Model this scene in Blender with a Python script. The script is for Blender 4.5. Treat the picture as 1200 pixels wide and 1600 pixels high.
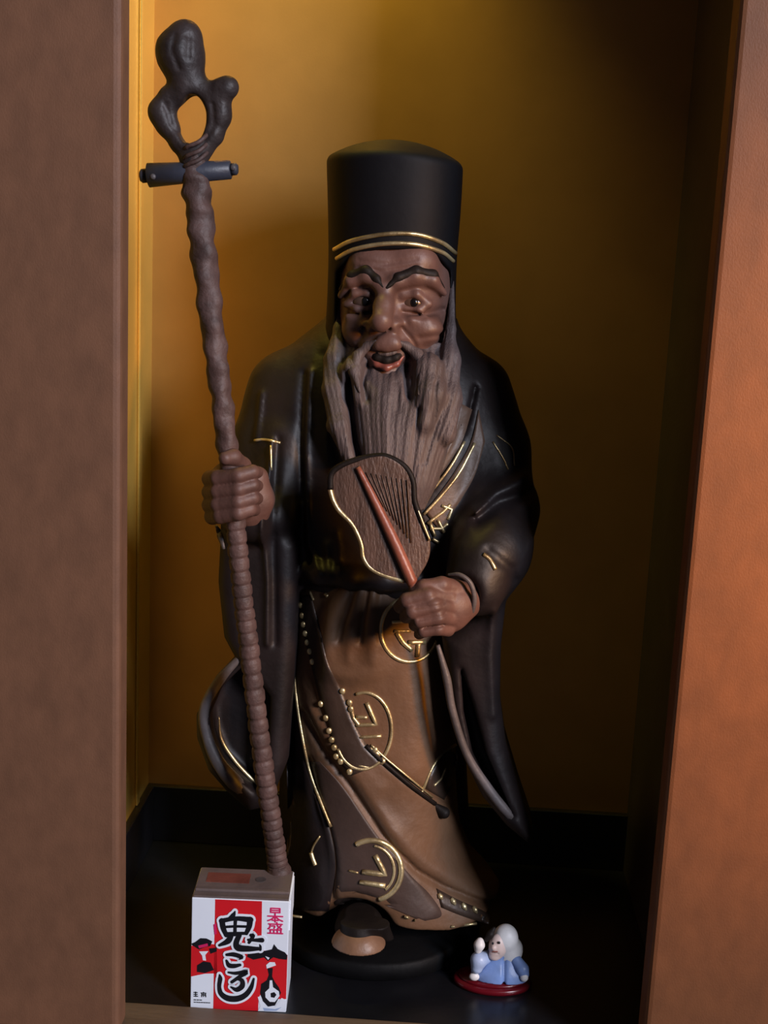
import bpy, math, random
import numpy as np
from mathutils import Vector, Matrix
random.seed(4)
rng = np.random.default_rng(4)
scene = bpy.context.scene
for o in list(bpy.data.objects):
    bpy.data.objects.remove(o, do_unlink=True)

# ------------------------------------------------------------------ camera
f = 2000.0
_P, _yaw, _ro = math.radians(11.5), math.radians(-2.5), math.radians(2.57)
CF = np.array([math.sin(_yaw)*math.cos(_P), math.cos(_yaw)*math.cos(_P), -math.sin(_P)])
_R0 = np.array([math.cos(_yaw), -math.sin(_yaw), 0.0])
_U0 = np.cross(_R0, CF)
CU = math.cos(_ro)*_U0 - math.sin(_ro)*_R0
CR = math.cos(_ro)*_R0 + math.sin(_ro)*_U0
CC = np.array([0.03228, -0.86, 0.4821])
cd = bpy.data.cameras.new('camera')
cd.sensor_fit = 'HORIZONTAL'; cd.sensor_width = 36.0; cd.lens = f/1200*36.0
cd.clip_start = 0.02
cam = bpy.data.objects.new('camera', cd)
scene.collection.objects.link(cam)
cam.matrix_world = Matrix(((CR[0], CU[0], -CF[0], CC[0]), (CR[1], CU[1], -CF[1], CC[1]),
                           (CR[2], CU[2], -CF[2], CC[2]), (0, 0, 0, 1)))
scene.camera = cam

def at(px, py, Y):
    """point of the photograph's sight line at depth Y of the place"""
    d = CF*f + CR*(px-600) + CU*(800-py)
    return CC + d*((Y-CC[1])/d[1])

# ------------------------------------------------------------------ light
scene.view_settings.view_transform = 'Standard'
scene.view_settings.look = 'None'
scene.view_settings.gamma = 1.0
scene.view_settings.use_curve_mapping = False
scene.view_settings.exposure = 0.0

world = bpy.data.worlds.new('world'); scene.world = world
world.use_nodes = True
bg = world.node_tree.nodes['Background']
bg.inputs[0].default_value = (0.62, 0.66, 0.9, 1); bg.inputs[1].default_value = 0.035

def light(name, kind, loc, target, energy, color, **kw):
    l = bpy.data.lights.new(name, kind); l.energy = energy; l.color = color
    for k, v in kw.items(): setattr(l, k, v)
    o = bpy.data.objects.new(name, l); scene.collection.objects.link(o)
    o.location = loc
    o.rotation_euler = (Vector(target)-Vector(loc)).to_track_quat('-Z', 'Y').to_euler()
    return o
# daylight from a window of the room, behind the photographer's right shoulder
light('window_daylight', 'AREA', (1.80, -2.02, 1.34), (0.0, -0.1, 0.28), 84.0, (0.86, 0.88, 1.0),
      shape='RECTANGLE', size=0.45, size_y=0.9)
# warm lamp under the niche ceiling, near its left front corner
light('niche_lamp', 'SPOT', (-0.110, 0.000, 0.93), (-0.06, 0.11, 0.58), 7.5, (1.0, 0.80, 0.14),
      spot_size=math.radians(66), spot_blend=1.0, shadow_soft_size=0.010)
# warm room lamp to the right in front of the doors
light('room_lamp', 'SPOT', (0.72, -0.62, 0.50), (0.40, -0.16, 0.38), 44.0, (1.0, 0.42, 0.03),
      spot_size=math.radians(55), spot_blend=1.0, shadow_soft_size=0.05)

# ------------------------------------------------------------------ materials
def mat(name, col, rough=0.5, metal=0.0, var=0.25, vscale=40, bump=0.15, bscale=250, stretch=(1, 1, 1), coat=0.0, spec=0.5, col2=None):
    m = bpy.data.materials.new(name); m.use_nodes = True
    nt = m.node_tree; N = nt.nodes; L = nt.links
    b = N['Principled BSDF']
    b.inputs['Roughness'].default_value = rough; b.inputs['Metallic'].default_value = metal
    b.inputs['Coat Weight'].default_value = coat; b.inputs['Specular IOR Level'].default_value = spec
    tc = N.new('ShaderNodeTexCoord'); mp = N.new('ShaderNodeMapping'); mp.inputs['Scale'].default_value = stretch
    L.new(tc.outputs['Object'], mp.inputs[0])
    n1 = N.new('ShaderNodeTexNoise'); n1.inputs['Scale'].default_value = vscale; n1.inputs['Detail'].default_value = 6
    L.new(mp.outputs[0], n1.inputs[0])
    mx = N.new('ShaderNodeMix'); mx.data_type = 'RGBA'
    c2 = col2 if col2 else tuple(c*(1-var) for c in col)
    c1 = col if col2 else tuple(min(1, c*(1+var)) for c in col)
    mx.inputs[6].default_value = (*c2, 1); mx.inputs[7].default_value = (*c1, 1)
    rp = N.new('ShaderNodeMapRange'); rp.inputs[1].default_value = 0.3; rp.inputs[2].default_value = 0.7
    L.new(n1.outputs[0], rp.inputs[0]); L.new(rp.outputs[0], mx.inputs[0])
    L.new(mx.outputs[2], b.inputs['Base Color'])
    if bump:
        n2 = N.new('ShaderNodeTexNoise'); n2.inputs['Scale'].default_value = bscale; n2.inputs['Detail'].default_value = 4
        L.new(mp.outputs[0], n2.inputs[0])
        bp = N.new('ShaderNodeBump'); bp.inputs['Strength'].default_value = bump; bp.inputs['Distance'].default_value = 0.002
        L.new(n2.outputs[0], bp.inputs['Height']); L.new(bp.outputs[0], b.inputs['Normal'])
    return m
M = {}
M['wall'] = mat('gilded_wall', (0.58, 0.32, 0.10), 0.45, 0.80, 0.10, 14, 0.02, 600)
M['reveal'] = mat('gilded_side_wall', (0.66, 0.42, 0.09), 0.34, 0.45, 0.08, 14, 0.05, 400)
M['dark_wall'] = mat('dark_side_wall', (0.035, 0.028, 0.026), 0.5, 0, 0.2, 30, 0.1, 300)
M['door'] = mat('door_panel', (0.200, 0.086, 0.043), 0.6, 0, 0.12, 90, 0.10, 1100, stretch=(1, 1, 0.6))
M['door_warm'] = mat('door_panel_orange', (0.170, 0.060, 0.020), 0.6, 0, 0.12, 90, 0.10, 1100, stretch=(1, 1, 0.6))
M['floor'] = mat('black_lacquer_floor', (0.008, 0.008, 0.010), 0.28, 0, 0.2, 30, 0.05, 200)
M['sill'] = mat('sill_wood', (0.16, 0.10, 0.06), 0.5, 0, 0.3, 30, 0.2, 300, stretch=(0.2, 1, 1))
M['coat'] = mat('dark_painted_wood', (0.0125, 0.0085, 0.0090), 0.52, 0, 0.5, 25, 0.15, 200, spec=0.35)
M['robe'] = mat('brown_painted_wood', (0.122, 0.064, 0.033), 0.55, 0, 0.25, 22, 0.25, 160)
M['skirt_dark_patch'] = mat('darker_robe_brown', (0.050, 0.031, 0.025), 0.55, 0, 0.3, 24, 0.2, 160)
M['lapel'] = mat('lapel_brown', (0.085, 0.050, 0.034), 0.5, 0, 0.25, 30, 0.25, 160)
M['ribbon'] = mat('dark_brown_ribbon', (0.04, 0.025, 0.018), 0.4, 0, 0.3, 30, 0.2, 160)
M['skin'] = mat('carved_wood_skin', (0.110, 0.057, 0.046), 0.5, 0, 0.25, 45, 0.2, 200)
M['hand'] = mat('carved_wood_hand', (0.115, 0.055, 0.042), 0.56, 0, 0.25, 60, 0.2, 220)
M['beard'] = mat('grey_beard_wood', (0.074, 0.056, 0.057), 0.6, 0, 0.2, 30, 0.35, 300, stretch=(3, 3, 0.35))
M['hat'] = mat('black_hat_wood', (0.0035, 0.0035, 0.0052), 0.65, 0, 0.2, 20, 0.1, 120, spec=0.2)
M['gold'] = mat('gold_paint', (1.0, 0.86, 0.50), 0.40, 0.8, 0.15, 45, 0.2, 300, col2=(0.26, 0.17, 0.07))
M['edge'] = mat('worn_grey_edge', (0.10, 0.085, 0.085), 0.5, 0, 0.3, 60, 0.2, 250)
M['dark'] = mat('dark_brown_hair', (0.010, 0.007, 0.006), 0.6, 0, 0.3, 60, 0.2, 250, spec=0.2)
M['lip'] = mat('reddish_lip', (0.20, 0.06, 0.045), 0.4, 0, 0.2, 60, 0.2, 250)
M['eye'] = mat('brown_eye', (0.09, 0.05, 0.035), 0.3, 0, 0.2, 60, 0.0, 250)
M['pupil'] = mat('black_pupil', (0.006, 0.005, 0.005), 0.2, 0, 0.2, 60, 0.0, 250)
M['staff'] = mat('staff_wood', (0.088, 0.049, 0.042), 0.6, 0, 0.4, 70, 0.4, 260)
M['staff_head'] = mat('staff_head_wood', (0.036, 0.024, 0.022), 0.55, 0, 0.35, 60, 0.4, 200)
M['scroll'] = mat('blue_grey_scroll', (0.040, 0.043, 0.060), 0.45, 0, 0.25, 40, 0.15, 200)
M['fan'] = mat('fan_brown', (0.085, 0.048, 0.035), 0.46, 0, 0.3, 60, 0.4, 350, stretch=(2, 2, 0.6))
M['rib'] = mat('fan_red_rib', (0.24, 0.075, 0.045), 0.42, 0, 0.2, 60, 0.2, 250)
M['plinth'] = mat('black_plinth', (0.003, 0.003, 0.0035), 0.6, 0, 0.3, 40, 0.15, 200, spec=0.15)
M['toe'] = mat('shoe_toe_brown', (0.22, 0.115, 0.065), 0.45, 0, 0.25, 60, 0.2, 200)
M['white'] = mat('carton_white', (0.86, 0.90, 0.98), 0.45, 0, 0.03, 40, 0.0)
M['card'] = mat('carton_top_board', (0.15, 0.11, 0.10), 0.6, 0, 0.15, 60, 0.1, 300)
M['red'] = mat('print_red', (0.70, 0.012, 0.02), 0.4, 0, 0.06, 40, 0.0)
M['pink'] = mat('print_crimson', (0.70, 0.02, 0.13), 0.4, 0, 0.06, 40, 0.0)
M['ink'] = mat('print_black', (0.008, 0.008, 0.012), 0.4, 0, 0.1, 40, 0.0)
M['lacquer'] = mat('red_lacquer', (0.12, 0.004, 0.009), 0.25, 0, 0.2, 40, 0.05, 200)
M['blue'] = mat('pale_blue_glaze', (0.20, 0.30, 0.58), 0.4, 0, 0.2, 90, 0.1, 300)
M['blue2'] = mat('light_blue_glaze', (0.40, 0.50, 0.72), 0.4, 0, 0.15, 90, 0.1, 300)
M['cream'] = mat('cream_glaze', (0.76, 0.75, 0.75), 0.45, 0, 0.08, 120, 0.1, 300)
M['pale_skin'] = mat('pale_face_glaze', (0.68, 0.52, 0.47), 0.45, 0, 0.1, 90, 0.05, 300)

# ------------------------------------------------------------------ objects
def mesh(name, verts, faces, m, parent=None, smooth=True, origin=None, label=None):
    verts = np.asarray(verts, dtype=float)
    if origin is not None: verts = verts - np.asarray(origin)
    me = bpy.data.meshes.new(name)
    me.from_pydata(verts.tolist(), [], [list(map(int, q)) for q in faces])
    me.validate(); me.update()
    if smooth: me.shade_smooth()
    me.materials.append(M[m] if isinstance(m, str) else m)
    o = bpy.data.objects.new(name, me); scene.collection.objects.link(o)
    if origin is not None: o.location = origin
    if parent is not None:
        o.parent = parent
        o.location = -Vector(parent['_w']) if '_w' in parent else (0, 0, 0)
    if label: o['label'] = label
    return o
def thing(name, label, cat, loc, group=None):
    o = bpy.data.objects.new(name, None); scene.collection.objects.link(o)
    o.empty_display_size = 0.01
    o.location = loc; o['label'] = label; o['category'] = cat; o['_w'] = [float(v) for v in loc]
    if group: o['group'] = group
    return o
def tag(o, label, cat): o['label'] = label; o['category'] = cat; return o
def struct(o, label=None):
    o['kind'] = 'structure'
    if label: o['label'] = label
    return o
def box(x0, x1, y0, y1, z0, z1, bev=0.0):
    """bevelled box as (verts, faces)"""
    if bev <= 0:
        v = [(x, y, z) for x in (x0, x1) for y in (y0, y1) for z in (z0, z1)]
        return v, [(0, 1, 3, 2), (4, 6, 7, 5), (0, 4, 5, 1), (2, 3, 7, 6), (0, 2, 6, 4), (1, 5, 7, 3)]
    import bmesh
    bm = bmesh.new(); bmesh.ops.create_cube(bm, size=1.0)
    for v in bm.verts:
        v.co = ((x0+x1)/2+v.co.x*(x1-x0), (y0+y1)/2+v.co.y*(y1-y0), (z0+z1)/2+v.co.z*(z1-z0))
    bmesh.ops.bevel(bm, geom=list(bm.edges), offset=bev, segments=3, affect='EDGES', profile=0.5)
    bm.verts.index_update()
    r = [tuple(v.co) for v in bm.verts], [[v.index for v in fc.verts] for fc in bm.faces]
    bm.free(); return r
def join(parts):
    V, Fc = [], []
    for v, q in parts:
        n = len(V); V += [tuple(p) for p in v]; Fc += [[i+n for i in a] for a in q]
    return V, Fc
def catmull(pts, n=8):
    P = np.asarray(pts, float)
    if len(P) < 3: 
        t = np.linspace(0, 1, n+1)[:, None]; return P[0]*(1-t)+P[1]*t
    Q = np.vstack([2*P[0]-P[1], P, 2*P[-1]-P[-2]]); out = []
    for i in range(1, len(Q)-2):
        for t in np.linspace(0, 1, n, endpoint=False):
            a, b, c, d = Q[i-1], Q[i], Q[i+1], Q[i+2]
            out.append(0.5*(2*b+(c-a)*t+(2*a-5*b+4*c-d)*t*t+(3*b-a-3*c+d)*t**3))
    out.append(P[-1]); return np.array(out)
def tube(path, rad, sides=10, closed=False, rfun=None):
    P = np.asarray(path, float); n = len(P)
    r = np.full(n, rad) if np.isscalar(rad) else np.interp(np.linspace(0, 1, n), np.linspace(0, 1, len(rad)), rad)
    T = np.gradient(P, axis=0)
    if closed: T = np.roll(P, -1, 0)-np.roll(P, 1, 0)
    T /= np.linalg.norm(T, axis=1)[:, None]+1e-12
    ref = np.array([0., 1., 0.]) if abs(T[0][1]) < 0.8 else np.array([1., 0, 0])
    V, Fc = [], []
    nrm = ref-T[0]*(ref@T[0]); nrm /= np.linalg.norm(nrm)
    for i in range(n):
        nrm = nrm-T[i]*(nrm@T[i]); nrm /= np.linalg.norm(nrm)+1e-12; bn = np.cross(T[i], nrm)
        for k in range(sides):
            a = 2*math.pi*k/sides
            rr = r[i]*(rfun(i/(n-1), a) if rfun else 1)
            V.append(P[i]+rr*(math.cos(a)*nrm+math.sin(a)*bn))
    m = n if closed else n-1
    for i in range(m):
        for k in range(sides):
            a, b = i*sides+k, i*sides+(k+1) % sides
            c, d = ((i+1) % n)*sides+(k+1) % sides, ((i+1) % n)*sides+k
            Fc.append((a, d, c, b))
    if not closed:
        Fc.append(tuple(range(sides))); Fc.append(tuple(range((n-1)*sides, n*sides))[::-1])
    return V, Fc

# ------------------------------------------------------------------ carving in distance fields
def smin(a, b, k):
    h = np.maximum(k-np.abs(a-b), 0)/k
    return np.minimum(a, b)-h*h*k*0.25
def seg2(X, Z, poly):
    """distance in the x-z plane to a polyline"""
    d = np.full(X.shape, 1e9, np.float32)
    for (ax, az), (bx, bz) in zip(poly[:-1], poly[1:]):
        ux, uz = bx-ax, bz-az; L = ux*ux+uz*uz+1e-12
        t = np.clip(((X-ax)*ux+(Z-az)*uz)/L, 0, 1)
        d = np.minimum(d, np.hypot(X-ax-t*ux, Z-az-t*uz))
    return d
def poly2(X, Z, poly):
    poly = list(poly); cl = poly+[poly[0]]
    d = seg2(X, Z, cl); ins = np.zeros(X.shape, bool)
    for (ax, az), (bx, bz) in zip(cl[:-1], cl[1:]):
        c = (az > Z) != (bz > Z)
        ins ^= c & (X < (bx-ax)*(Z-az)/(bz-az+1e-12)+ax)
    return np.where(ins, -d, d)
class Field:
    def __init__(s, lo, hi, h):
        s.lo = np.array(lo, float); s.h = h
        s.n = np.ceil((np.array(hi)-s.lo)/h).astype(int)+1
        s.ax = [(s.lo[i]+h*np.arange(s.n[i])).astype(np.float32) for i in range(3)]
        s.X = s.ax[0][:, None, None]; s.Y = s.ax[1][None, :, None]; s.Z = s.ax[2][None, None, :]
        s.X2, s.Z2 = np.meshgrid(s.ax[0], s.ax[2], indexing='ij')
        s.d = np.full(tuple(s.n), 0.05, np.float32)
    def sl(s, lo, hi, pad):
        a = np.clip(np.floor((np.array(lo)-pad-s.lo)/s.h), 0, s.n).astype(int)
        b = np.clip(np.ceil((np.array(hi)+pad-s.lo)/s.h)+1, 0, s.n).astype(int)
        return tuple(slice(x, y) for x, y in zip(a, b))
    def loc(s, S): return s.X[S[0]], s.Y[:, S[1]], s.Z[:, :, S[2]]
    def put(s, S, d, k, mode):
        if mode == 'add': s.d[S] = smin(s.d[S], d, k) if k > 0 else np.minimum(s.d[S], d)
        else: s.d[S] = -smin(-s.d[S], d, k) if k > 0 else np.maximum(s.d[S], -d)
    def ell(s, c, r, k=0.004, mode='add'):
        c = np.array(c); r = np.array(r, float)*np.ones(3)
        S = s.sl(c-r, c+r, 0.012+k); X, Y, Z = s.loc(S)
        q = np.sqrt(((X-c[0])/r[0])**2+((Y-c[1])/r[1])**2+((Z-c[2])/r[2])**2)
        s.put(S, (q-1)*min(r), k, mode); return s
    def chain(s, pts, rad, k=0.004, mode='add', ky=1.0):
        P = np.array(pts, float); r = [rad]*len(P) if np.isscalar(rad) else rad
        for a, b, ra, rb in zip(P[:-1], P[1:], r[:-1], r[1:]):
            m = max(ra, rb)
            S = s.sl(np.minimum(a, b)-m, np.maximum(a, b)+m, 0.010+k); X, Y, Z = s.loc(S)
            u = b-a; L = u@u+1e-12
            t = np.clip(((X-a[0])*u[0]+(Y-a[1])*u[1]+(Z-a[2])*u[2])/L, 0, 1)
            d = np.sqrt((X-a[0]-t*u[0])**2+((Y-a[1]-t*u[1])*ky)**2+(Z-a[2]-t*u[2])**2)-(ra+t*(rb-ra))
            s.put(S, d, k, mode)
        return s
    def loft(s, rows, k=0.006, p=2.0, mode='add'):
        """rows: z, xl, xr, yfront, yback"""
        R = np.array(sorted(rows)); z = s.ax[2]
        I = [np.interp(z, R[:, 0], R[:, j]) for j in range(1, 5)]
        for _ in range(3): I = [np.convolve(np.pad(a, 3, 'edge'), np.ones(7)/7, 'valid') for a in I]
        cx, rx = (I[0]+I[1])/2, (I[1]-I[0])/2; cy, ry = (I[2]+I[3])/2, (I[3]-I[2])/2
        sh = (None, None, slice(None))
        q = (np.abs((s.X-cx[sh])/rx[sh])**p+np.abs((s.Y-cy[sh])/ry[sh])**p)**(1/p)
        d = (q-1)*np.minimum(rx, ry)[sh]
        d = np.maximum(d, np.maximum(s.Z-R[-1, 0], R[0, 0]-s.Z)).astype(np.float32)
        s.put((slice(None),)*3, d, k, mode); return s
    def slab(s, poly, y0, y1, rnd=0.004, k=0.004, mode='add'):
        """outline in x-z with thickness in y, rounded"""
        d2 = poly2(s.X2, s.Z2, poly)[:, None, :]+rnd
        dy = np.abs(s.Y-(y0+y1)/2)-(y1-y0)/2+rnd
        d = np.minimum(np.maximum(d2, dy), 0)+np.hypot(np.maximum(d2, 0), np.maximum(dy, 0))-rnd
        s.put((slice(None),)*3, d.astype(np.float32), k, mode); return s
    def fold(s, line, depth, w, ymax=0.0):
        """groove (depth>0) or ridge along an x-z line on the front"""
        g = (depth*np.exp(-(seg2(s.X2, s.Z2, line)/w)**2))[:, None, :]
        s.d += (g*(s.Y < ymax)).astype(np.float32); return s
    def cut(s, d, k=0.003): s.d = -smin(-s.d, d.astype(np.float32), k); return s
    def front(s):
        ins = s.d < 0; any_ = ins.any(1); j = ins.argmax(1); j0 = np.maximum(j-1, 0)
        ii, kk = np.indices(j.shape)
        a, b = s.d[ii, j0, kk], s.d[ii, j, kk]
        y = s.ax[1][j0]+s.h*np.clip(a/(a-b+1e-9), 0, 1)
        return np.where(any_, y, 1.0)
    def nets(s, smooth=1):
        d = s.d; d[0] = d[-1] = 0.01; d[:, 0] = d[:, -1] = 0.01; d[:, :, 0] = d[:, :, -1] = 0.01
        ins = d < 0
        c = np.zeros(tuple(s.n-1), np.int8)
        offs = [(a, b, e) for a in (0, 1) for b in (0, 1) for e in (0, 1)]
        for a, b, e in offs: c += ins[a:s.n[0]-1+a, b:s.n[1]-1+b, e:s.n[2]-1+e]
        I = np.nonzero((c > 0) & (c < 8)); n = len(I[0])
        idx = np.full(c.shape, -1, np.int32); idx[I] = np.arange(n)
        val = {o: d[I[0]+o[0], I[1]+o[1], I[2]+o[2]] for o in offs}
        acc = np.zeros((n, 3)); cnt = np.zeros(n)
        for o in offs:
            for ax in range(3):
                if o[ax] == 1: continue
                o2 = list(o); o2[ax] = 1; a, b = val[o], val[tuple(o2)]
                m = (a < 0) != (b < 0); t = a[m]/(a[m]-b[m])
                p = np.tile(np.array(o, float), (m.sum(), 1)); p[:, ax] += t
                acc[m] += p; cnt[m] += 1
        V = s.lo+s.h*(np.stack(I, 1)+acc/cnt[:, None])
        Q = []
        for ax in range(3):
            A = [slice(None)]*3; B = [slice(None)]*3; A[ax] = slice(0, -1); B[ax] = slice(1, None)
            a, b = ins[tuple(A)], ins[tuple(B)]
            e = np.array(np.nonzero(a != b)); flip = a[tuple(e)]
            u, v = (ax+1) % 3, (ax+2) % 3
            ok = (e[u] > 0) & (e[v] > 0) & (e[u] < s.n[u]-1) & (e[v] < s.n[v]-1); e = e[:, ok]; flip = flip[ok]
            def cell(du, dv):
                q = e.copy(); q[u] -= du; q[v] -= dv; return idx[tuple(q)]
            q = np.stack([cell(1, 1), cell(0, 1), cell(0, 0), cell(1, 0)], 1)
            q[~flip] = q[~flip][:, ::-1]; Q.append(q)
        Q = np.vstack(Q)
        for _ in range(smooth):
            S = np.zeros_like(V); N = np.zeros(n)
            for i in range(4):
                for j in ((i+1) % 4, (i-1) % 4):
                    np.add.at(S, Q[:, i], V[Q[:, j]]); np.add.at(N, Q[:, i], 1)
            V = V*0.4+0.6*S/np.maximum(N, 1)[:, None]
        return V, Q
def fmesh(name, F, m, parent=None, smooth=1, **kw):
    v, q = F.nets(smooth)
    me_o = mesh(name, v, q, m, parent, **kw)
    return me_o
def hits(fields):
    maps = [(F, F.front()) for F in fields]
    def q(px, py, y0=-0.05, off=0.0):
        y = y0
        for _ in range(6):
            p = at(px, py, y); best = 1.0
            for F, m in maps:
                g = (p[[0, 2]]-F.lo[[0, 2]])/F.h; i = np.floor(g).astype(int)
                if (i < 0).any() or i[0] >= m.shape[0]-1 or i[1] >= m.shape[1]-1: continue
                w = g-i; c = m[i[0]:i[0]+2, i[1]:i[1]+2]
                if (c > 0.5).any(): yy = c.min()
                else: yy = (c[0, 0]*(1-w[0])+c[1, 0]*w[0])*(1-w[1])+(c[0, 1]*(1-w[0])+c[1, 1]*w[0])*w[1]
                best = min(best, yy)
            if best > 0.5: break
            y = 0.5*y+0.5*best if _ < 2 else best
        return at(px, py, y-off)
    return q
def xz(pts, Y): return [tuple(at(a, b, Y)[[0, 2]]) for a, b in pts]
def P3(pts): return np.array([at(*p) for p in pts])
PX = 0.00043                                             # one photograph pixel at the statue, in metres
# ================================================================== the niche
XL, XR, YB, YF = -0.193, 0.2085, 0.112, -0.14
ZC = 1.0
def plain(name, b, m, bev=0.0, **kw): return struct(mesh(name, *box(*b, bev), m, smooth=False), **kw)
plain('wall_back', (XL-0.02, XR+0.02, YB, YB+0.02, -0.02, ZC), 'wall')
plain('wall_left', (XL-0.02, XL, YF, YB, -0.02, ZC), 'reveal')
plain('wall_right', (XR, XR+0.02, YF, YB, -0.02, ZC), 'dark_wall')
plain('floor', (XL, XR, -0.124, YB, -0.02, 0.0), 'floor')
plain('shade_strip_back', (XL, XR, YB-0.006, YB, 0.0, 0.048), 'floor', 0.001)  # added black strip, stands in for the shade at the back wall's foot
plain('shade_strip_left', (XL, XL+0.006, YF, YB-0.006, 0.0, 0.048), 'floor', 0.001)  # same added strip of painted shade along the left wall
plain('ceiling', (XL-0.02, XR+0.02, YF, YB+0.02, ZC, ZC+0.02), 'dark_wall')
plain('trim_1', (-0.60, 0.65, -0.20, -0.124, -0.024, 0.002), 'sill', 0.0015, label='brown wooden sill along the front of the niche floor')
plain('trim_2', (XL, XL+0.0022, 0.066, 0.074, 0.048, ZC), 'reveal', 0.001, label='thin gilded upright strip on the left side wall')
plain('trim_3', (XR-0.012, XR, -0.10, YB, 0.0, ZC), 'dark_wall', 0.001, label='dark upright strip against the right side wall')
plain('trim_4', (-0.60, 0.65, -0.20, -0.135, -0.40, -0.024), 'sill', 0.002, label='brown board below the sill')
plain('door_1', (-0.60, -0.147, -0.162, -0.141, 0.002, 1.05), 'door', 0.004, label='brown sliding door panel left of the opening')
plain('door_2', (0.1712, 0.65, -0.162, -0.141, 0.002, 1.05), 'door_warm', 0.004, label='orange-brown sliding door panel right of the opening')
plain('trim_5', (-0.147, 0.1712, -0.16, -0.143, 0.88, 1.05), 'dark_wall', 0.002, label='dark lintel board between the doors')
# ================================================================== the statue
base = at(600, 1486, 0.0)
st = thing('statue', 'dark carved wooden statue of a bearded old man in tall black hat', 'statue', (0.0, 0.0, 0.0))
pl = [(math.cos(a)*0.078*(1+0.05*math.sin(3*a)), math.sin(a)*0.080) for a in np.linspace(0, 2*math.pi, 40, endpoint=False)]
def plinth():
    V = []; Q = []; prof = [(0.96, 0.0), (1.0, 0.0015), (1.0, 0.0115), (0.97, 0.0135)]
    for s_, z in prof: V += [(x*s_, y*s_+0.0, z) for x, y in pl]
    n = len(pl)
    for j in range(3): Q += [(j*n+i, j*n+(i+1) % n, (j+1)*n+(i+1) % n, (j+1)*n+i) for i in range(n)]
    Q += [tuple(range(n))[::-1], tuple(range(3*n, 4*n))]
    return V, Q
mesh('plinth', *plinth(), 'plinth', st)

def rows(tab):
    """py, pxL, pxR, yfront, yback -> loft rows"""
    out = []
    for py, a, b, yf, yb in tab:
        yc = (yf+yb)/2; l = at(a, py, yc); r = at(b, py, yc)
        out.append(((l[2]+r[2])/2, l[0], r[0], yf, yb))
    return out

# ---- skirt of the inner robe
SK = Field((-0.10, -0.095, 0.006), (0.105, 0.065, 0.345), 0.0014)
SK.loft(rows([(780, 480, 740, -0.050, 0.04), (880, 470, 735, -0.056, 0.045), (930, 462, 722, -0.058, 0.048), (1000, 455, 718, -0.058, 0.05), (1100, 455, 712, -0.060, 0.05),
              (1200, 458, 712, -0.062, 0.05), (1280, 455, 718, -0.064, 0.052), (1335, 448, 742, -0.066, 0.056), (1362, 446, 775, -0.066, 0.056), (1462, 446, 815, -0.064, 0.056)]), p=2.3)
# hanging drape below the waist: a knot and low folds ending in points
DR = [(545, 916), (588, 916), (604, 960), (602, 1030), (590, 1060), (568, 1068), (545, 1068), (522, 1064), (506, 1054), (498, 1028), (502, 985), (516, 940)]
SK.slab(xz(catmull([(p[0], p[1], 0) for p in DR+DR[:1]], 4)[:-1, :2], -0.06), -0.0615, -0.040, 0.008, 0.008)
for ln, dp, w in (([(556, 915), (536, 970), (529, 1000)], 0.0024, 0.0020), ([(576, 915), (566, 970), (563, 1004)], 0.0026, 0.0018), ([(594, 915), (592, 970), (594, 1000)], 0.0014, 0.0018),
                  ([(540, 920), (518, 970), (512, 1020)], -0.0012, 0.0035), ([(562, 915), (548, 975), (545, 1030)], -0.0012, 0.0030), ([(584, 910), (580, 980), (582, 1030)], -0.0014, 0.0035)):
    SK.fold(xz(ln, -0.06), dp, w)
# wrap-over edge and broad folds
WR = [(470, 1130), (505, 1180), (545, 1225), (598, 1302), (650, 1360), (692, 1395), (745, 1430), (775, 1450)]
SK.fold(xz(WR, -0.06), 0.0030, 0.0020)
SK.fold(xz([(a+14, b-12) for a, b in WR], -0.06), -0.0022, 0.0045)
SK.fold(xz([(600, 1190), (650, 1232), (700, 1285), (735, 1330)], -0.06), 0.0016, 0.0022)
SK.fold(xz([(500, 1060), (530, 1150), (590, 1230)], -0.06), -0.0018, 0.006)
SK.fold(xz([(640, 1040), (660, 1130), (650, 1200)], -0.06), -0.0026, 0.016)
SK.fold(xz([(480, 1200), (500, 1290), (520, 1400), (524, 1450)], -0.06), 0.0028, 0.003)
SK.fold(xz([(620, 1300), (640, 1380), (640, 1440)], -0.06), -0.002, 0.012)
# arch over the shoe and the hem line
SK.ell(at(556, 1462, -0.066), (0.027, 0.03, 0.026), 0.004, 'sub')
zb = at(600, 1448, -0.06)[2]
hem2 = poly2(SK.X2, SK.Z2, xz([(430, 1390), (430, 1443), (520, 1440), (560, 1415), (600, 1436), (650, 1448), (700, 1457), (750, 1456), (800, 1440), (800, 700), (430, 700)], -0.06))[:, None, :]
SK.cut(-np.broadcast_to(hem2, SK.d.shape), 0.003)
robe = fmesh('robe', SK, 'robe', st, label='brown carved robe skirt with gold medallions')

# ---- dark outer coat with wide sleeves
CO = Field((-0.150, -0.118, 0.035), (0.120, 0.070, 0.445), 0.0015)
CO.loft(rows([(492, 520, 712, -0.010, 0.035), (512, 496, 720, -0.020, 0.040), (540, 460, 748, -0.030, 0.044), (575, 425, 774, -0.038, 0.048), (620, 398, 795, -0.044, 0.05),
              (700, 384, 808, -0.050, 0.05), (800, 400, 800, -0.055, 0.05), (860, 430, 780, -0.058, 0.05), (905, 452, 745, -0.057, 0.05)]), p=2.2)
# body of the coat falling behind the robe
CO.loft(rows([(870, 445, 735, -0.030, 0.055), (1000, 438, 738, -0.022, 0.058), (1150, 440, 728, -0.016, 0.058), (1300, 434, 735, -0.012, 0.058), (1350, 438, 740, -0.010, 0.055)]), 0.004)
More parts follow.
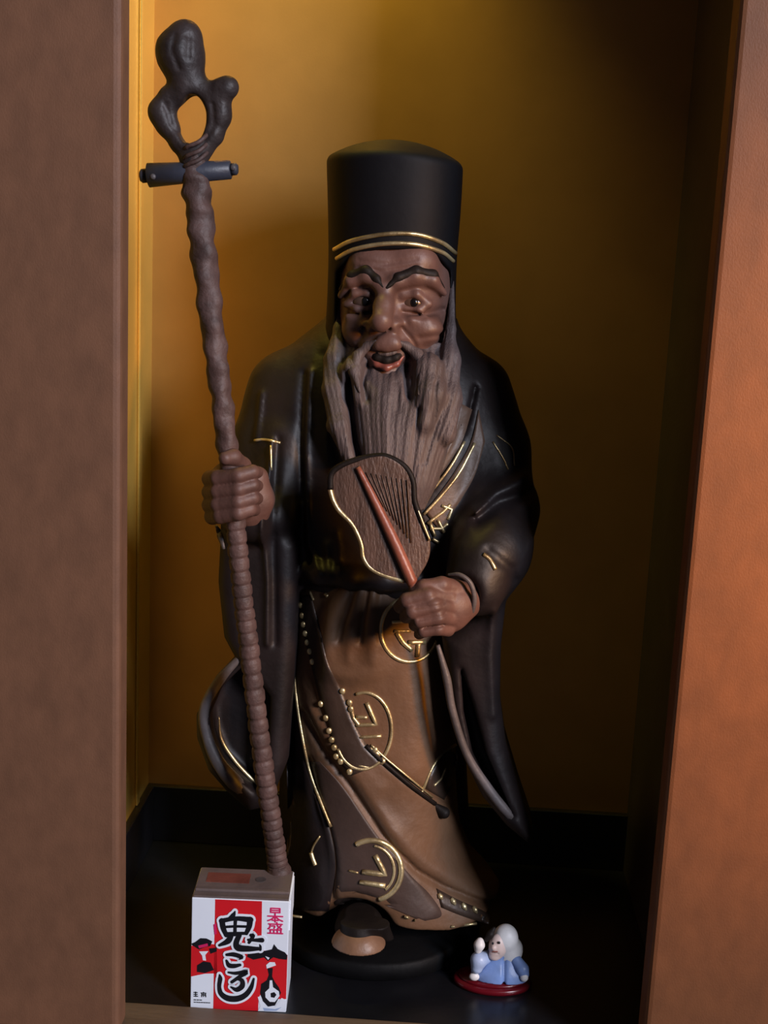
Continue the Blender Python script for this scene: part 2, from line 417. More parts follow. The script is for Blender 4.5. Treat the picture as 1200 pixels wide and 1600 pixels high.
# arm on the staff side
CO.chain(P3([(440, 604, 0.0), (421, 700, -0.010), (412, 790, -0.022), (382, 800, -0.058)]), [.021, .022, .022, .0165], 0.012)
CO.chain(P3([(440, 690, -0.03), (430, 800, -0.045), (400, 815, -0.06)]), [.012, .014, .012], 0.01)
# sleeve on the staff side, its hem swinging out
SL = [(352, 800), (420, 790), (470, 840), (466, 1000), (452, 1180), (425, 1245), (395, 1252), (360, 1222), (332, 1190), (314, 1140), (313, 1105), (338, 1062), (376, 1022), (356, 985), (347, 900)]
CO.slab(xz(SL, -0.035), -0.058, -0.004, 0.010, 0.006)
CO.slab(xz([(388, 1030), (350, 1068), (332, 1108), (334, 1140), (350, 1180), (378, 1208), (402, 1228), (420, 1200), (425, 1080)], -0.045), -0.09, -0.034, 0.004, 0.004, 'sub')
# arm on the fan side
CO.chain(P3([(752, 606, 0.004), (772, 700, -0.006), (780, 796, -0.025), (768, 862, -0.060), (744, 914, -0.078)]), [.019, .0215, .0245, .0225, .0195], 0.010)
CO.chain(P3([(762, 842, -0.05), (750, 880, -0.073)]), [.021, .019], 0.008)
SR = [(690, 985), (740, 955), (790, 880), (826, 840), (815, 880), (790, 930), (782, 1000), (780, 1080), (790, 1155), (812, 1230), (833, 1292), (824, 1306), (790, 1278), (752, 1232), (722, 1170), (704, 1100)]
CO.slab(xz(SR, -0.05), -0.072, -0.012, 0.013, 0.010)
CO.slab(xz([(720, 1030), (738, 1085), (758, 1160), (800, 1258), (764, 1216), (738, 1165), (724, 1100)], -0.05), -0.095, -0.052, 0.004, 0.005, 'sub')
# cuff mouth round the wrist
CO.ell(at(716, 938, -0.104), (0.015, 0.020, 0.0165), 0.003, 'sub')
# dark sash roll over the top of the robe
CO.chain(P3([(466, 888, -.040), (500, 896, -.0540), (550, 903, -.0590), (600, 906, -.0590), (650, 905, -.0560), (705, 900, -.044)]), [.005, .0065, .0072, .0072, .0065, .005], 0.005)
# carved folds
for ln, dp, w in (([(480, 585), (478, 700), (482, 850), (502, 888)], -0.0026, 0.0022), ([(470, 590), (468, 700), (472, 850)], 0.0024, 0.003),
                  ([(423, 690), (420, 760), (416, 840), (421, 900), (420, 1000)], -0.0028, 0.0018), ([(432, 690), (430, 840), (432, 1000)], 0.0022, 0.0025),
                  ([(400, 620), (396, 690)], -0.002, 0.002), ([(512, 850), (516, 890)], -0.002, 0.0025), ([(526, 830), (532, 885)], -0.0018, 0.0025),
                  ([(742, 792), (775, 768), (822, 752)], -0.0035, 0.0035), ([(745, 806), (780, 786), (828, 775)], 0.0035, 0.0035),
                  ([(760, 840), (795, 870), (800, 890)], 0.002, 0.003), ([(770, 590), (790, 680), (800, 740)], 0.0015, 0.005),
                  ([(720, 660), (735, 720), (725, 770)], 0.0015, 0.006), ([(770, 930), (765, 1010), (770, 1100)], -0.002, 0.003),
                  ([(500, 560), (505, 640), (530, 720)], 0.002, 0.004)):
    CO.fold(xz(ln, -0.05), dp, w)
LP = [(744, 612), (732, 660), (708, 712), (680, 755), (652, 790), (640, 800)]
CO.fold(xz(LP, -0.05), 0.0030, 0.0016)
coat = fmesh('coat', CO, 'coat', st, label='dark painted outer coat with wide hanging sleeves')

surf_c = hits([CO]); surf_s = hits([SK]); surf = hits([CO, SK])
def gold(name, pts, r, parent, q=surf, m='gold', n=6, off=0.0002, y0=-0.05, smooth=True, flat=None):
    pp = catmull([(a, b, 0) for a, b in pts], n)[:, :2] if smooth else np.array(pts, float)
    if not smooth:
        pp = np.vstack([np.linspace(a, b, 5)[:-1] for a, b in zip(pp[:-1], pp[1:])]+[pp[-1:]])
    return mesh(name, *tube([q(a, b, y0, off) for a, b in pp], r, 8), m, parent)
def patch(name, A, B, m, parent, q=surf, off=0.0010, n=26, k=6, th=0.0016):
    A = catmull([(a, b, 0) for a, b in A], 12)[:, :2]; B = catmull([(a, b, 0) for a, b in B], 12)[:, :2]
    t = np.linspace(0, 1, n)
    def rs(L): return np.stack([np.interp(t, np.linspace(0, 1, len(L)), L[:, i]) for i in (0, 1)], 1)
    A, B = rs(A), rs(B); V = []
    for lay in (off, off-th):
        for i in range(n):
            for j in range(k):
                w = j/(k-1); V.append(q(*(A[i]*(1-w)+B[i]*w), -0.05, lay))
    V = np.array(V); Q = []; m0 = n*k
    for i in range(n-1):
        for j in range(k-1):
            a = i*k+j; Q.append((a, a+1, a+k+1, a+k)); Q.append((m0+a, m0+a+k, m0+a+k+1, m0+a+1))
    ring = [j for j in range(k)]+[i*k+k-1 for i in range(1, n)]+[(n-1)*k+j for j in range(k-2, -1, -1)]+[i*k for i in range(n-2, 0, -1)]
    for a, b in zip(ring, ring[1:]+ring[:1]): Q.append((b, a, m0+a, m0+b))
    return mesh(name, V, Q, m, parent)

# worn light edges of the sleeves
def rim(name, pts, r, m='edge'):
    return mesh(name, *tube(catmull(P3(pts), 8), r, 10), m, coat)
rim('sleeve_edge', [(378, 1024, -0.052), (345, 1060, -0.054), (320, 1105, -0.055), (322, 1145, -0.055), (340, 1190, -0.055), (366, 1222, -0.054), (394, 1246, -0.052)], [.0022, .0035, .0036, .0036, .0046, .0056, .0042])
rim('lining_edge', [(342, 1120, -0.044), (346, 1155, -0.044), (368, 1190, -0.044), (398, 1222, -0.044), (410, 1236, -0.044)], [.0004, .0011, .0012, .0012, .0005], 'gold')
rim('sleeve_edge', [(684, 1008, -0.072), (698, 1060, -0.072), (707, 1110, -0.072), (728, 1175, -0.071), (760, 1228, -0.069), (795, 1272, -0.067), (826, 1302, -0.062)], [.0014, .0028, .0026, .0026, .0032, .0032, .0020])
rim('coat_hem_edge', [(455, 1285, -0.030), (456, 1312, -0.030), (450, 1335, -0.028), (440, 1350, -0.022)], [.0006, .0012, .0014, .0006])
rim('cuff_edge', [(700, 898, -0.098), (718, 898, -0.102), (734, 910, -0.103), (741, 932, -0.102), (738, 954, -0.099), (728, 970, -0.094)], [.0008, .0014, .0016, .0016, .0016, .0010])
# lapel: brown band with gold borders
lap = patch('lapel', [(748, 640), (736, 690), (712, 735), (686, 772), (664, 800)], [(758, 690), (742, 742), (722, 778), (704, 806), (690, 832)], 'lapel', coat, surf_c)
patch('lapel', [(716, 628), (706, 680), (688, 716), (668, 746), (648, 770)], [(738, 640), (722, 690), (700, 728), (678, 758), (654, 786)], 'lapel', coat, surf_c, n=20, k=4)
gold('gold_border', [(726, 690), (706, 726), (682, 758), (656, 786)], 0.0009, lap, surf_c, off=0.0014)
gold('gold_border', [(742, 692), (718, 738), (690, 774), (662, 804)], 0.0010, lap, surf_c, off=0.0014)
for i in range(7):                                       # gold hatching along the lapel
    w = i/6; a = (652+24*w, 772-34*w); gold('gold_hatch', [a, (a[0]+7, a[1]-10)], 0.0007, lap, surf_c, off=0.0016)
for ln in ([(668, 818), (692, 800), (704, 788)], [(690, 790), (706, 796), (700, 812)], [(672, 826), (690, 826), (700, 818)], [(672, 818), (680, 838)], [(684, 812), (694, 832)], [(676, 842), (686, 848)]):
    gold('gold_emblem', ln, 0.0011, lap, surf_c, off=0.0012, smooth=False)
# small gold marks on the coat
gold('gold_mark', [(398, 688), (415, 687), (438, 692)], 0.0009, coat, surf_c)
gold('gold_mark', [(423, 696), (424, 735)], 0.0007, coat, surf_c)
gold('gold_mark', [(755, 866), (765, 874), (774, 890)], 0.0014, coat, surf_c)
gold('gold_mark', [(770, 690), (786, 716), (794, 734)], 0.0006, coat, surf_c)
gold('gold_mark', [(776, 680), (800, 700), (804, 728)], 0.0005, coat, surf_c)
gold('gold_mark', [(508, 928), (512, 932)], 0.0012, robe)
gold('gold_mark', [(484, 924), (490, 938)], 0.0009, robe)

# ribbon with gold studs, cord and tassel
# dark front panel of the coat beside the gold edge
patch('coat_panel', [(446, 905), (446, 1000), (446, 1100), (448, 1200), (450, 1300), (450, 1380), (454, 1422)], [(472, 905), (461, 1000), (462, 1080), (478, 1185), (512, 1285), (524, 1350), (514, 1424)], 'coat', coat, surf_s, n=44, k=9, off=0.0020, th=0.0035)
patch('skirt_dark_patch', [(480, 1190), (500, 1240), (516, 1290), (526, 1350), (522, 1412), (536, 1402), (556, 1394)], [(500, 1190), (538, 1232), (590, 1306), (640, 1366), (672, 1398), (690, 1430), (660, 1440)], 'skirt_dark_patch', robe, surf_s, n=44, k=12, off=0.0005, th=0.002)  # darker brown patch over the lower left of the skirt
rib = patch('ribbon', [(468, 930), (474, 985), (484, 1030), (500, 1095), (516, 1145), (526, 1185), (550, 1212)], [(486, 930), (500, 985), (512, 1035), (534, 1080), (552, 1125), (574, 1165), (600, 1192)], 'ribbon', robe, surf_s, n=40)
for pts in ([(470, 946), (472, 962), (474, 976), (477, 990), (480, 1004), (484, 1018), (488, 1034), (501, 1100), (509, 1122), (514, 1142), (518, 1156), (522, 1168), (525, 1182), (532, 1190), (546, 1206)],
            [(535, 1080), (546, 1098), (548, 1108), (586, 1172), (598, 1190)]):
    for a, b in pts:
        c = surf_s(a, b, -0.05, 0.0012)
        S = Field(c-0.0045, c+0.0045, 0.0007)
        S.ell(c, (0.0021, 0.0013, 0.0024), 0.0005); fmesh('gold_stud', S, 'gold', rib, 0)
gold('cord', [(572, 1165), (598, 1190), (640, 1226), (680, 1256)], 0.0016, rib, surf_s, 'dark', off=0.0008)
gold('gold_border', [(580, 1164), (604, 1186), (645, 1220), (676, 1246)], 0.0007, rib, surf_s, off=0.0010)
c = surf_s(687, 1264, -0.05, 0.001)
S = Field(c-0.012, c+0.012, 0.0008); S.chain([c+(-0.006, 0, 0.004), c+(0.003, 0, -0.0025)], [.0014, .0042], 0.001); fmesh('tassel', S, 'dark', rib)
# long gold edge where coat and robe meet
gold('gold_edge', [(470, 905), (461, 1000), (462, 1080), (480, 1190), (500, 1250), (517, 1292)], 0.0011, robe, surf_s, off=0.0020)
gold('gold_edge', [(632, 1432), (664, 1443), (700, 1448), (745, 1443)], 0.0010, robe, surf_s, off=0.0016)
gold('gold_edge', [(456, 1431), (472, 1433)], 0.0009, robe, surf_s, off=0.0)
gold('gold_mark', [(486, 1332), (489, 1342), (493, 1352)], 0.0016, robe, surf_s, off=0.0022)
gold('gold_mark', [(500, 1306), (490, 1322), (486, 1334)], 0.0007, robe, surf_s, off=0.0022)

def ring(cx, cy, rx, ry, a0, a1, n=28, tilt=0.0):
    out = []
    for a in np.linspace(math.radians(a0), math.radians(a1), n):
        x, y = rx*math.cos(a), ry*math.sin(a)
        out.append((cx+x*math.cos(tilt)-y*math.sin(tilt), cy+x*math.sin(tilt)+y*math.cos(tilt)))
    return out
def medallion(parts, lab=None):
    first = None
    for pts, r in parts:
        r = r*1.3
        sm = len(pts) > 6
        o = gold('medallion' if first is None else 'medallion_stroke', pts, r, robe if first is None else first, surf_s, smooth=False if not sm else True, n=2 if sm else 6, off=0.0003)
        if first is None: first = o
    return first
medallion([(ring(640, 984, 45, 50, 20, 340), .0011), ([(612, 972), (634, 971)], .0009), ([(616, 986), (642, 986)], .0009), ([(620, 988), (630, 1004), (644, 1016)], .0013), ([(638, 1004), (664, 1003)], .0014), ([(654, 1004), (652, 1026)], .0014)])
medallion([(ring(568, 1142, 44, 60, -110, 150, tilt=0.06), .0009), ([(573, 1098), (588, 1132), (556, 1133)], .0011), ([(556, 1120), (574, 1121)], .0010), ([(562, 1152), (596, 1150)], .0009), ([(548, 1104), (552, 1122), (562, 1134)], .0011), ([(572, 1166), (594, 1180)], .0013), ([(560, 1196), (580, 1200), (602, 1186)], .0007)])
dk = patch('medallion_ground', ring(578, 1358, 46, 45, 180, 360), ring(578, 1358, 46, 40, 180, 0), 'ribbon', robe, surf_s, off=0.0004, n=30, k=12)
medallion([(ring(580, 1360, 47, 47, -120, 75), .0015), (ring(578, 1360, 38, 39, -80, 50), .0008), ([(586, 1336), (602, 1366), (566, 1362)], .0015), ([(562, 1378), (602, 1384)], .0014), ([(560, 1364), (545, 1360)], .0007)])
dk2 = patch('medallion_ground', [(706, 1168), (684, 1186), (668, 1212), (664, 1232)], [(716, 1180), (712, 1205), (706, 1228), (694, 1250)], 'ribbon', robe, surf_s, off=0.0004, n=16, k=5)
medallion([([(712, 1164), (692, 1176), (676, 1198), (668, 1216), (664, 1226), (660, 1236), (656, 1240)], .0008), ([(678, 1228), (690, 1216), (696, 1200)], .0007)])
# hem border with gold lozenges
hb = patch('hem_border', [(682, 1388), (712, 1404), (740, 1416), (766, 1428)], [(690, 1418), (714, 1428), (742, 1438), (764, 1444)], 'ribbon', robe, surf_s, off=0.0006, n=16, k=4)
for a, b, w in ((688, 1402, 6), (708, 1410, 7), (725, 1418, 7), (742, 1423, 7)):
    gold('gold_lozenge', [(a-w*0.4, b-w), (a+w*0.5, b+w*0.6)], [.0010, .0020, .0006], hb, surf_s, off=0.0012)

# shoe
SH = Field(at(500, 1500, -0.115)-0.004, at(640, 1390, -0.03)+0.004, 0.0011)
SH.chain(P3([(560, 1440, -0.045), (562, 1452, -0.070), (560, 1458, -0.084)]), [.016, .0155, .0125], 0.006)
SH.chain(P3([(540, 1430, -0.086), (565, 1424, -0.088), (590, 1440, -0.085), (606, 1466, -0.078)]), [.006, .0075, .0065, .004], 0.005)
SH.cut((SH.Z-0.0135)+0*SH.d, 0.001)
shoe = fmesh('shoe', SH, 'dark', st)
TO = Field(at(500, 1500, -0.115)-0.004, at(640, 1420, -0.05)+0.004, 0.001)
TO.ell(at(560, 1480, -0.086), (0.0185, 0.017, 0.0155), 0.003)
TO.cut((TO.Z-0.0135)+0*TO.d, 0.001)
fmesh('shoe_toe', TO, 'toe', shoe)
# ---- head
HY = -0.004                                               # depth of the head's axis
HD = Field(at(615, 480, HY)+(-0.052, -0.066, -0.058), at(615, 480, HY)+(0.056, 0.045, 0.062), 0.0008)
def hp(px, py, dy): return at(px, py, HY+dy)
HD.ell(hp(616, 450, 0), (0.0385, 0.044, 0.046), 0.004)
HD.ell(hp(612, 520, -0.006), (0.034, 0.036, 0.034), 0.012)
HD.ell(hp(648, 408, -0.030), (0.0135, 0.011, 0.0115), 0.008).ell(hp(578, 410, -0.030), (0.013, 0.011, 0.0105), 0.008)
# eye hollows
HD.ell(hp(567, 470, -0.045), (0.0125, 0.009, 0.0105), 0.004, 'sub').ell(hp(643, 472, -0.046), (0.0135, 0.009, 0.0105), 0.004, 'sub')
# brow ridges
HD.chain(P3([(532, 462, HY-.030), (548, 438, HY-.038), (572, 431, HY-.041), (592, 446, HY-.043), (602, 452, HY-.043)]), [.002, .0034, .0036, .003, .0025], 0.004)
HD.chain(P3([(600, 452, HY-.043), (618, 440, HY-.042), (648, 432, HY-.040), (676, 438, HY-.036), (694, 458, HY-.029)]), [.0025, .0033, .0036, .0034, .002], 0.004)
# eyelids
for a, b, w in ((567, 470, 26), (643, 472, 27)):
    HD.chain([hp(a-w, b+5, -.0325), hp(a-w*.5, b-11, -.0375), hp(a+w*.3, b-12, -.0385), hp(a+w, b+3, -.0355)], .0021, 0.0025)
    HD.chain([hp(a-w, b+5, -.0325), hp(a-w*.4, b+12, -.0375), hp(a+w*.4, b+12, -.0385), hp(a+w, b+3, -.0355)], .0017, 0.0025)
    HD.chain([hp(a-w*.8, b+22, -.036), hp(a, b+26, -.0405), hp(a+w*.8, b+21, -.039)], .0024, 0.003)
# nose
HD.chain(P3([(601, 452, HY-.041), (599, 478, HY-.0465), (595, 501, HY-.0520)]), [.0042, .0056, .0074], 0.004)
HD.ell(hp(578, 508, -.0440), (.0055, .0055, .0048), 0.003).ell(hp(616, 509, -.0445), (.0058, .0055, .0048), 0.003)
HD.ell(hp(588, 513, -.050), (.0018, .0028, .0015), 0.0012, 'sub').ell(hp(606, 514, -.050), (.0018, .0028, .0015), 0.0012, 'sub')
# cheeks
HD.ell(hp(556, 514, -.031), (.0085, .0085, .0085), 0.007).ell(hp(662, 514, -.032), (.0125, .0105, .0098), 0.006)
HD.fold(xz([(572, 510), (560, 535), (558, 552)], -0.045), 0.0018, 0.0020, -0.01).fold(xz([(626, 512), (645, 535), (650, 556)], -0.045), 0.0018, 0.0020, -0.01)
HD.fold(xz([(630, 488), (660, 494), (690, 486)], -0.045), 0.0020, 0.0022, -0.01).fold(xz([(545, 490), (565, 495), (580, 489)], -0.045), 0.0016, 0.0020, -0.01)
HD.fold(xz([(655, 528), (690, 524)], -0.045), 0.0012, 0.002, -0.01)
for z_ in (405, 416): HD.fold(xz([(560, z_+2), (600, z_+8), (650, z_)], -0.045), 0.0006, 0.0014, -0.01)
# mouth
HD.ell(hp(603, 545, -.036), (.0165, .010, .0125), 0.006)
HD.chain([hp(574, 545, -.045), hp(588, 555, -.049), hp(604, 560, -.049), hp(620, 555, -.049), hp(636, 543, -.045)], [.0022, .0044, .0056, .0044, .0022], 0.0015, 'sub')
HD.chain([hp(574, 537, -.0425), hp(590, 541, -.0465), hp(604, 543, -.0470), hp(619, 540, -.0465), hp(635, 535, -.0425)], [.0012, .0018, .0018, .0018, .0012], 0.002)
HD.ell(hp(602, 588, -.034), (.0125, .010, .010), 0.005)
HD.ell(hp(598, 536, -.0475), (.0045, .0030, .004), 0.004).ell(hp(613, 535, -.0475), (.0045, .0030, .004), 0.004)
head = fmesh('head', HD, 'skin', st, label='carved brown wooden face with laugh lines')
def blob(name, c, r, m, parent, h=0.0006, k=0.001, sm=1):
    c = np.array(c); r = np.array(r)*np.ones(3); S = Field(c-r-3*h, c+r+3*h, h); S.ell(c, r, k); return fmesh(name, S, m, parent, sm)
for a, b in ((567, 471), (643, 473)):
    e = blob('eye', hp(a+2, b, -.0330), (.0082, .0062, .0056), 'eye', head)
    blob('pupil', hp(a+4, b, -.0386), (.0026, .0014, .0028), 'pupil', e, 0.0004)
def strip(name, pts, rad, m, parent, ky=1.0, h=0.0007, k=0.002):
    P = np.array([np.array(p) for p in pts]); rm = max(rad)
    S = Field(P.min(0)-rm-3*h, P.max(0)+rm+3*h, h); S.chain(P, rad, k); return fmesh(name, S, m, parent)
strip('eyebrow', [hp(533, 452, -.0325), hp(550, 432, -.0385), hp(572, 424, -.0415), hp(588, 436, -.0440), hp(599, 450, -.0465)], [.0016, .0034, .0036, .0026, .0012], 'dark', head)
strip('eyebrow', [hp(604, 450, -.0465), hp(622, 434, -.0435), hp(650, 424, -.0405), hp(676, 430, -.0360), hp(692, 450, -.0290)], [.0012, .0030, .0036, .0034, .0014], 'dark', head)
strip('lower_lip', [hp(577, 555, -.0415), hp(588, 569, -.0445), hp(604, 575, -.0460), hp(620, 569, -.0445), hp(632, 554, -.0415)], [.0009, .0016, .0021, .0016, .0009], 'lip', head)
strip('mouth_opening', [hp(578, 551, -.0405), hp(590, 559, -.0435), hp(604, 563, -.0440), hp(618, 559, -.0435), hp(632, 549, -.0405)], [.0014, .0026, .0030, .0026, .0014], 'dark', head)
strip('teeth', [hp(586, 548, -.0425), hp(594, 551, -.0440), hp(604, 553, -.0445), hp(614, 551, -.0440), hp(623, 547, -.0425)], [.0012, .0016, .0017, .0016, .0012], 'beard', head)

# ---- beard and moustache
BD = Field(at(470, 800, -0.04)+(0, -0.06, 0), at(745, 430, -0.04)+(0, 0.045, 0), 0.0009)
BD.loft(rows([(530, 524, 710, -0.036, 0.01), (550, 522, 711, -0.042, 0.01), (575, 521, 712, -0.050, 0.01), (600, 524, 711, -0.058, 0.01), (650, 534, 708, -0.066, 0.0), (700, 546, 700, -0.071, -0.01), (750, 562, 686, -0.073, -0.02), (790, 588, 664, -0.070, -0.03)]), p=2.4)
BD.chain(P3([(531, 462, -.016), (528, 515, -.026), (522, 560, -.036), (521, 610, -.046), (530, 665, -.056), (548, 722, -.062)]), [.0012, .003, .006, .0072, .0072, .004], 0.003)
BD.chain(P3([(706, 440, -.014), (705, 515, -.026), (703, 560, -.036), (703, 620, -.046), (698, 680, -.056)]), [.0012, .0026, .006, .007, .006], 0.005)
# bare chin and mouth
BD.ell(at(603, 564, -0.066), (0.0145, 0.028, 0.0125), 0.004, 'sub')
BD.chain(P3([(648, 548, -.040), (668, 575, -.048), (672, 615, -.056), (664, 660, -.062)]), [.004, .0085, .0085, .006], 0.006)
BD.chain(P3([(560, 552, -.040), (552, 580, -.048), (560, 620, -.056)]), [.004, .0065, .005], 0.006)
BD.ell(at(606, 515, -0.060), (0.041, 0.034, 0.0165), 0.004, 'sub')
# flowing strands
u = (BD.X2-at(612, 620, -.06)[0])/np.interp(BD.Z2, [at(600, 790, -.06)[2], at(600, 560, -.06)[2]], [0.017, 0.038])
wig = 0.6*np.sin(BD.Z2*120+u*2)
BD.d += (0.00022*np.sin(u*26+wig)+0.00026*np.sin(u*57+1.3*wig+1))[:, None, :].astype(np.float32)
for ln, dp, w in (([(543, 585), (549, 640), (556, 690), (566, 722)], 0.0045, 0.0020), ([(634, 575), (633, 600), (638, 622)], 0.0042, 0.0018),
                  ([(572, 575), (566, 600), (572, 625)], 0.003, 0.002), ([(600, 620), (604, 700), (610, 780)], -0.0012, 0.004),
                  ([(655, 640), (648, 700), (640, 770)], 0.0018, 0.002), ([(620, 600), (622, 640)], 0.0012, 0.002), ([(680, 600), (678, 660), (662, 720)], 0.0016, 0.002)):
    BD.fold(xz(ln, -0.06), dp, w, 0.0)
beard = fmesh('beard', BD, 'beard', st, 0, label='long grey carved beard')
strip('moustache', [at(588, 533, -.0520), at(573, 541, -.0480), at(559, 556, -.0480), at(553, 580, -.0530), at(562, 612, -.0600)], [.0012, .0026, .0034, .0034, .0010], 'beard', beard)
strip('moustache', [at(620, 533, -.0520), at(636, 541, -.0480), at(652, 554, -.0480), at(662, 576, -.0535), at(654, 616, -.0630)], [.0012, .0026, .0036, .0036, .0010], 'beard', beard)

# ---- tall hat with hood at the back
HT = Field(at(490, 590, 0.0)+(0, -0.062, 0), at(745, 200, 0.0)+(0, 0.062, 0), 0.0012)
HT.loft(rows([(212, 511, 724, -0.047, 0.046), (260, 511, 724, -0.047, 0.046), (330, 513, 720, -0.047, 0.046), (400, 514, 714, -0.046, 0.046), (470, 512, 712, -0.045, 0.046), (580, 505, 716, -0.040, 0.048)]), p=2.2)
tc_ = at(616, 219, -0.002); Rd = 0.080                     # shallow dome crown
sph = np.sqrt((HT.X-tc_[0])**2+(HT.Y-tc_[1])**2*0.8+(HT.Z-(tc_[2]-Rd))**2)-Rd
HT.d = -smin(-HT.d, -sph.astype(np.float32), 0.003)
op = poly2(HT.X2, HT.Z2, xz([(520, 640), (524, 540), (526, 425), (548, 402), (590, 391), (640, 390), (680, 398), (702, 424), (704, 540), (710, 640)], -0.035))[:, None, :]
HT.cut(np.maximum(op, HT.Y-0.004)+0*HT.d, 0.003)
hat = fmesh('hat', HT, 'hat', st, label='tall black domed hat with hood')
surf_h = hits([HT])
gold('gold_band', [(522, 390), (550, 376), (600, 366), (650, 366), (690, 379), (712, 396)], 0.0014, hat, surf_h, y0=-0.04)
gold('gold_band', [(526, 404), (552, 390), (600, 381), (650, 382), (690, 394), (708, 408)], 0.0014, hat, surf_h, y0=-0.04)

# ---- hand on the fan (its fingers close on the handle)
FH = Field(at(600, 1020, -0.10)+(0, -0.035, 0), at(770, 890, -0.10)+(0, 0.045, 0), 0.0007)
FH.chain(P3([(738, 926, -.070), (722, 938, -.088), (700, 946, -.096)]), [.0105, .0110, .0110], 0.006)
FH.ell(at(702, 952, -.098), (.0130, .0090, .0150), 0.006)
fing = [([(700, 932, -.103), (668, 930, -.112), (636, 938, -.113), (625, 948, -.106)], [.0050, .0050, .0046, .0040]),
        ([(704, 948, -.104), (678, 946, -.114), (644, 955, -.115), (634, 964, -.107)], [.0050, .0050, .0045, .0040]),
        ([(703, 966, -.104), (684, 964, -.114), (656, 970, -.114), (648, 977, -.106)], [.0048, .0047, .0043, .0038]),
        ([(700, 984, -.103), (684, 982, -.111), (662, 986, -.111), (655, 991, -.104)], [.0043, .0042, .0038, .0034])]
for p, r in fing: FH.chain(P3(p), r, 0.0012)
FH.chain(P3([(715, 920, -.096), (690, 914, -.104), (662, 917, -.108), (648, 922, -.106)]), [.0056, .0052, .0046, .0038], 0.0015)
for ln in ([(694, 940), (650, 944)], [(694, 957), (655, 963)], [(692, 975), (662, 979)]): FH.fold(xz(ln, -0.11), 0.0008, 0.0010, 0.0)
hand1 = fmesh('hand', FH, 'hand', st, label='carved hand closed on the fan handle')
for a, b, y in ((627, 946, -.1098), (636, 963, -.1105), (650, 976, -.1095)):
    blob('fingernail', at(a, b, y), (.0022, .0010, .0020), 'skin', hand1, 0.0004)

# ---- hand on the staff
GH = Field(at(305, 850, -0.085)+(0, -0.035, 0), at(440, 690, -0.085)+(0, 0.05, 0), 0.0008)
GH.chain(P3([(392, 800, -.058), (385, 785, -.068), (372, 768, -.074)]), [.0125, .0130, .0140], 0.006)
GH.ell(at(362, 768, -.072), (.0170, .0095, .0200), 0.006)
for i, (yl, yr) in enumerate(((748, 738), (769, 759), (789, 779), (807, 797))):
    o = (0, 0, 0, 4)[i]
    GH.chain(P3([(350+o, yl-4, -.070), (328+o, yl, -.082), (340+o, yl-1, -.0955), (372, yl-5, -.1000), (394-o, yr-1, -.0955), (402-o, yr, -.086)]), [.0052, .0050, .0049, .0047, .0043, .0038], 0.0011)
GH.chain(P3([(385, 748, -.070), (378, 728, -.080), (364, 714, -.092), (352, 716, -.097)]), [.0060, .0056, .0050, .0042], 0.002)
GH.chain(P3([(404, 745, -.072), (408, 780, -.070), (400, 812, -.066)]), [.0060, .0070, .0060], 0.006)
hand2 = fmesh('hand', GH, 'hand', st, label='carved hand gripping the tall staff')
for a, b in ((397, 737), (397, 758), (396, 778)):
    blob('fingernail', at(a, b, -.0965), (.0024, .0010, .0017), 'skin', hand2, 0.0004)
gold('cuff_edge', [(338, 822), (345, 838), (350, 858)], [.0008, .0026, .0010], coat, surf_c, 'edge', y0=-0.06)

# ================================================================== fan
FY = -0.100
fc = at(600, 810, FY)
fan = thing('fan', 'brown gourd-shaped hand fan with red rib and gilt edge held before the beard', 'fan', fc)
OUT = [(518, 740), (534, 727), (559, 718), (585, 713), (606, 714), (632, 729), (645, 752), (648, 784), (660, 816), (672, 845), (670, 872), (657, 896), (644, 912), (632, 908), (606, 901), (581, 889), (568, 872), (564, 848), (550, 819), (527, 794), (516, 765)]
def fy(px, py): return FY-0.004*((py-810)/100)             # the fan leans a little
oc = catmull([(a, b, 0) for a, b in OUT+OUT[:1]], 5)[:-1, :2]
FN = Field(at(500, 930, FY)+(0, -0.022, 0), at(690, 700, FY)+(0, 0.022, 0), 0.0009)
d2 = poly2(FN.X2, FN.Z2, xz(oc, FY))[:, None, :]
zt = FY-0.004*(((at(600, 810, FY)[2]-FN.Z)/PX)/100)
nx = (FN.X-fc[0])/0.03
dy = np.abs(FN.Y-zt-0.002*nx**2)-0.0016
FN.d = np.maximum(d2, dy).astype(np.float32)+np.zeros(tuple(FN.n), np.float32)
fb = fmesh('blade', FN, 'fan', fan)
def fpath(pts, off=0.0, n=6): return [at(a, b, fy(a, b)-off) for a, b in catmull([(a, b, 0) for a, b in pts], n)[:, :2]]
mesh('dark_rim', *tube(fpath(OUT[20:]+OUT[:9]), 0.0019, 8), 'dark', fan)
mesh('gilt_rim', *tube(fpath(OUT[13:21]+OUT[:1]), 0.0015, 8), 'gold', fan)
mesh('gilt_rim', *tube(fpath(OUT[7:10], 0.001), [.0006, .001, .0006], 8), 'gold', fan)
mesh('rib', *tube(fpath([(559, 730), (585, 782), (612, 838), (632, 882), (645, 912)], 0.0022), [.0016, .0026, .0034, .0036, .0034], 10), 'rib', fan)
mesh('handle', *tube(P3([(643, 906, -.1055), (650, 925, -.1055), (658, 950, -.1045), (664, 970, -.1035), (668, 986, -.102)]), [.0034, .0032, .0032, .0032, .0036], 12), 'rib', fan)
for sgn in range(9):                                      # thin carved lines of the blade
    a = (572+sgn*8, 738+sgn*1.5); b = (600+sgn*5.5, 792+sgn*7)
    mesh('blade_line', *tube(fpath([a, b], 0.0020), 0.00035, 6), 'lapel', fb)

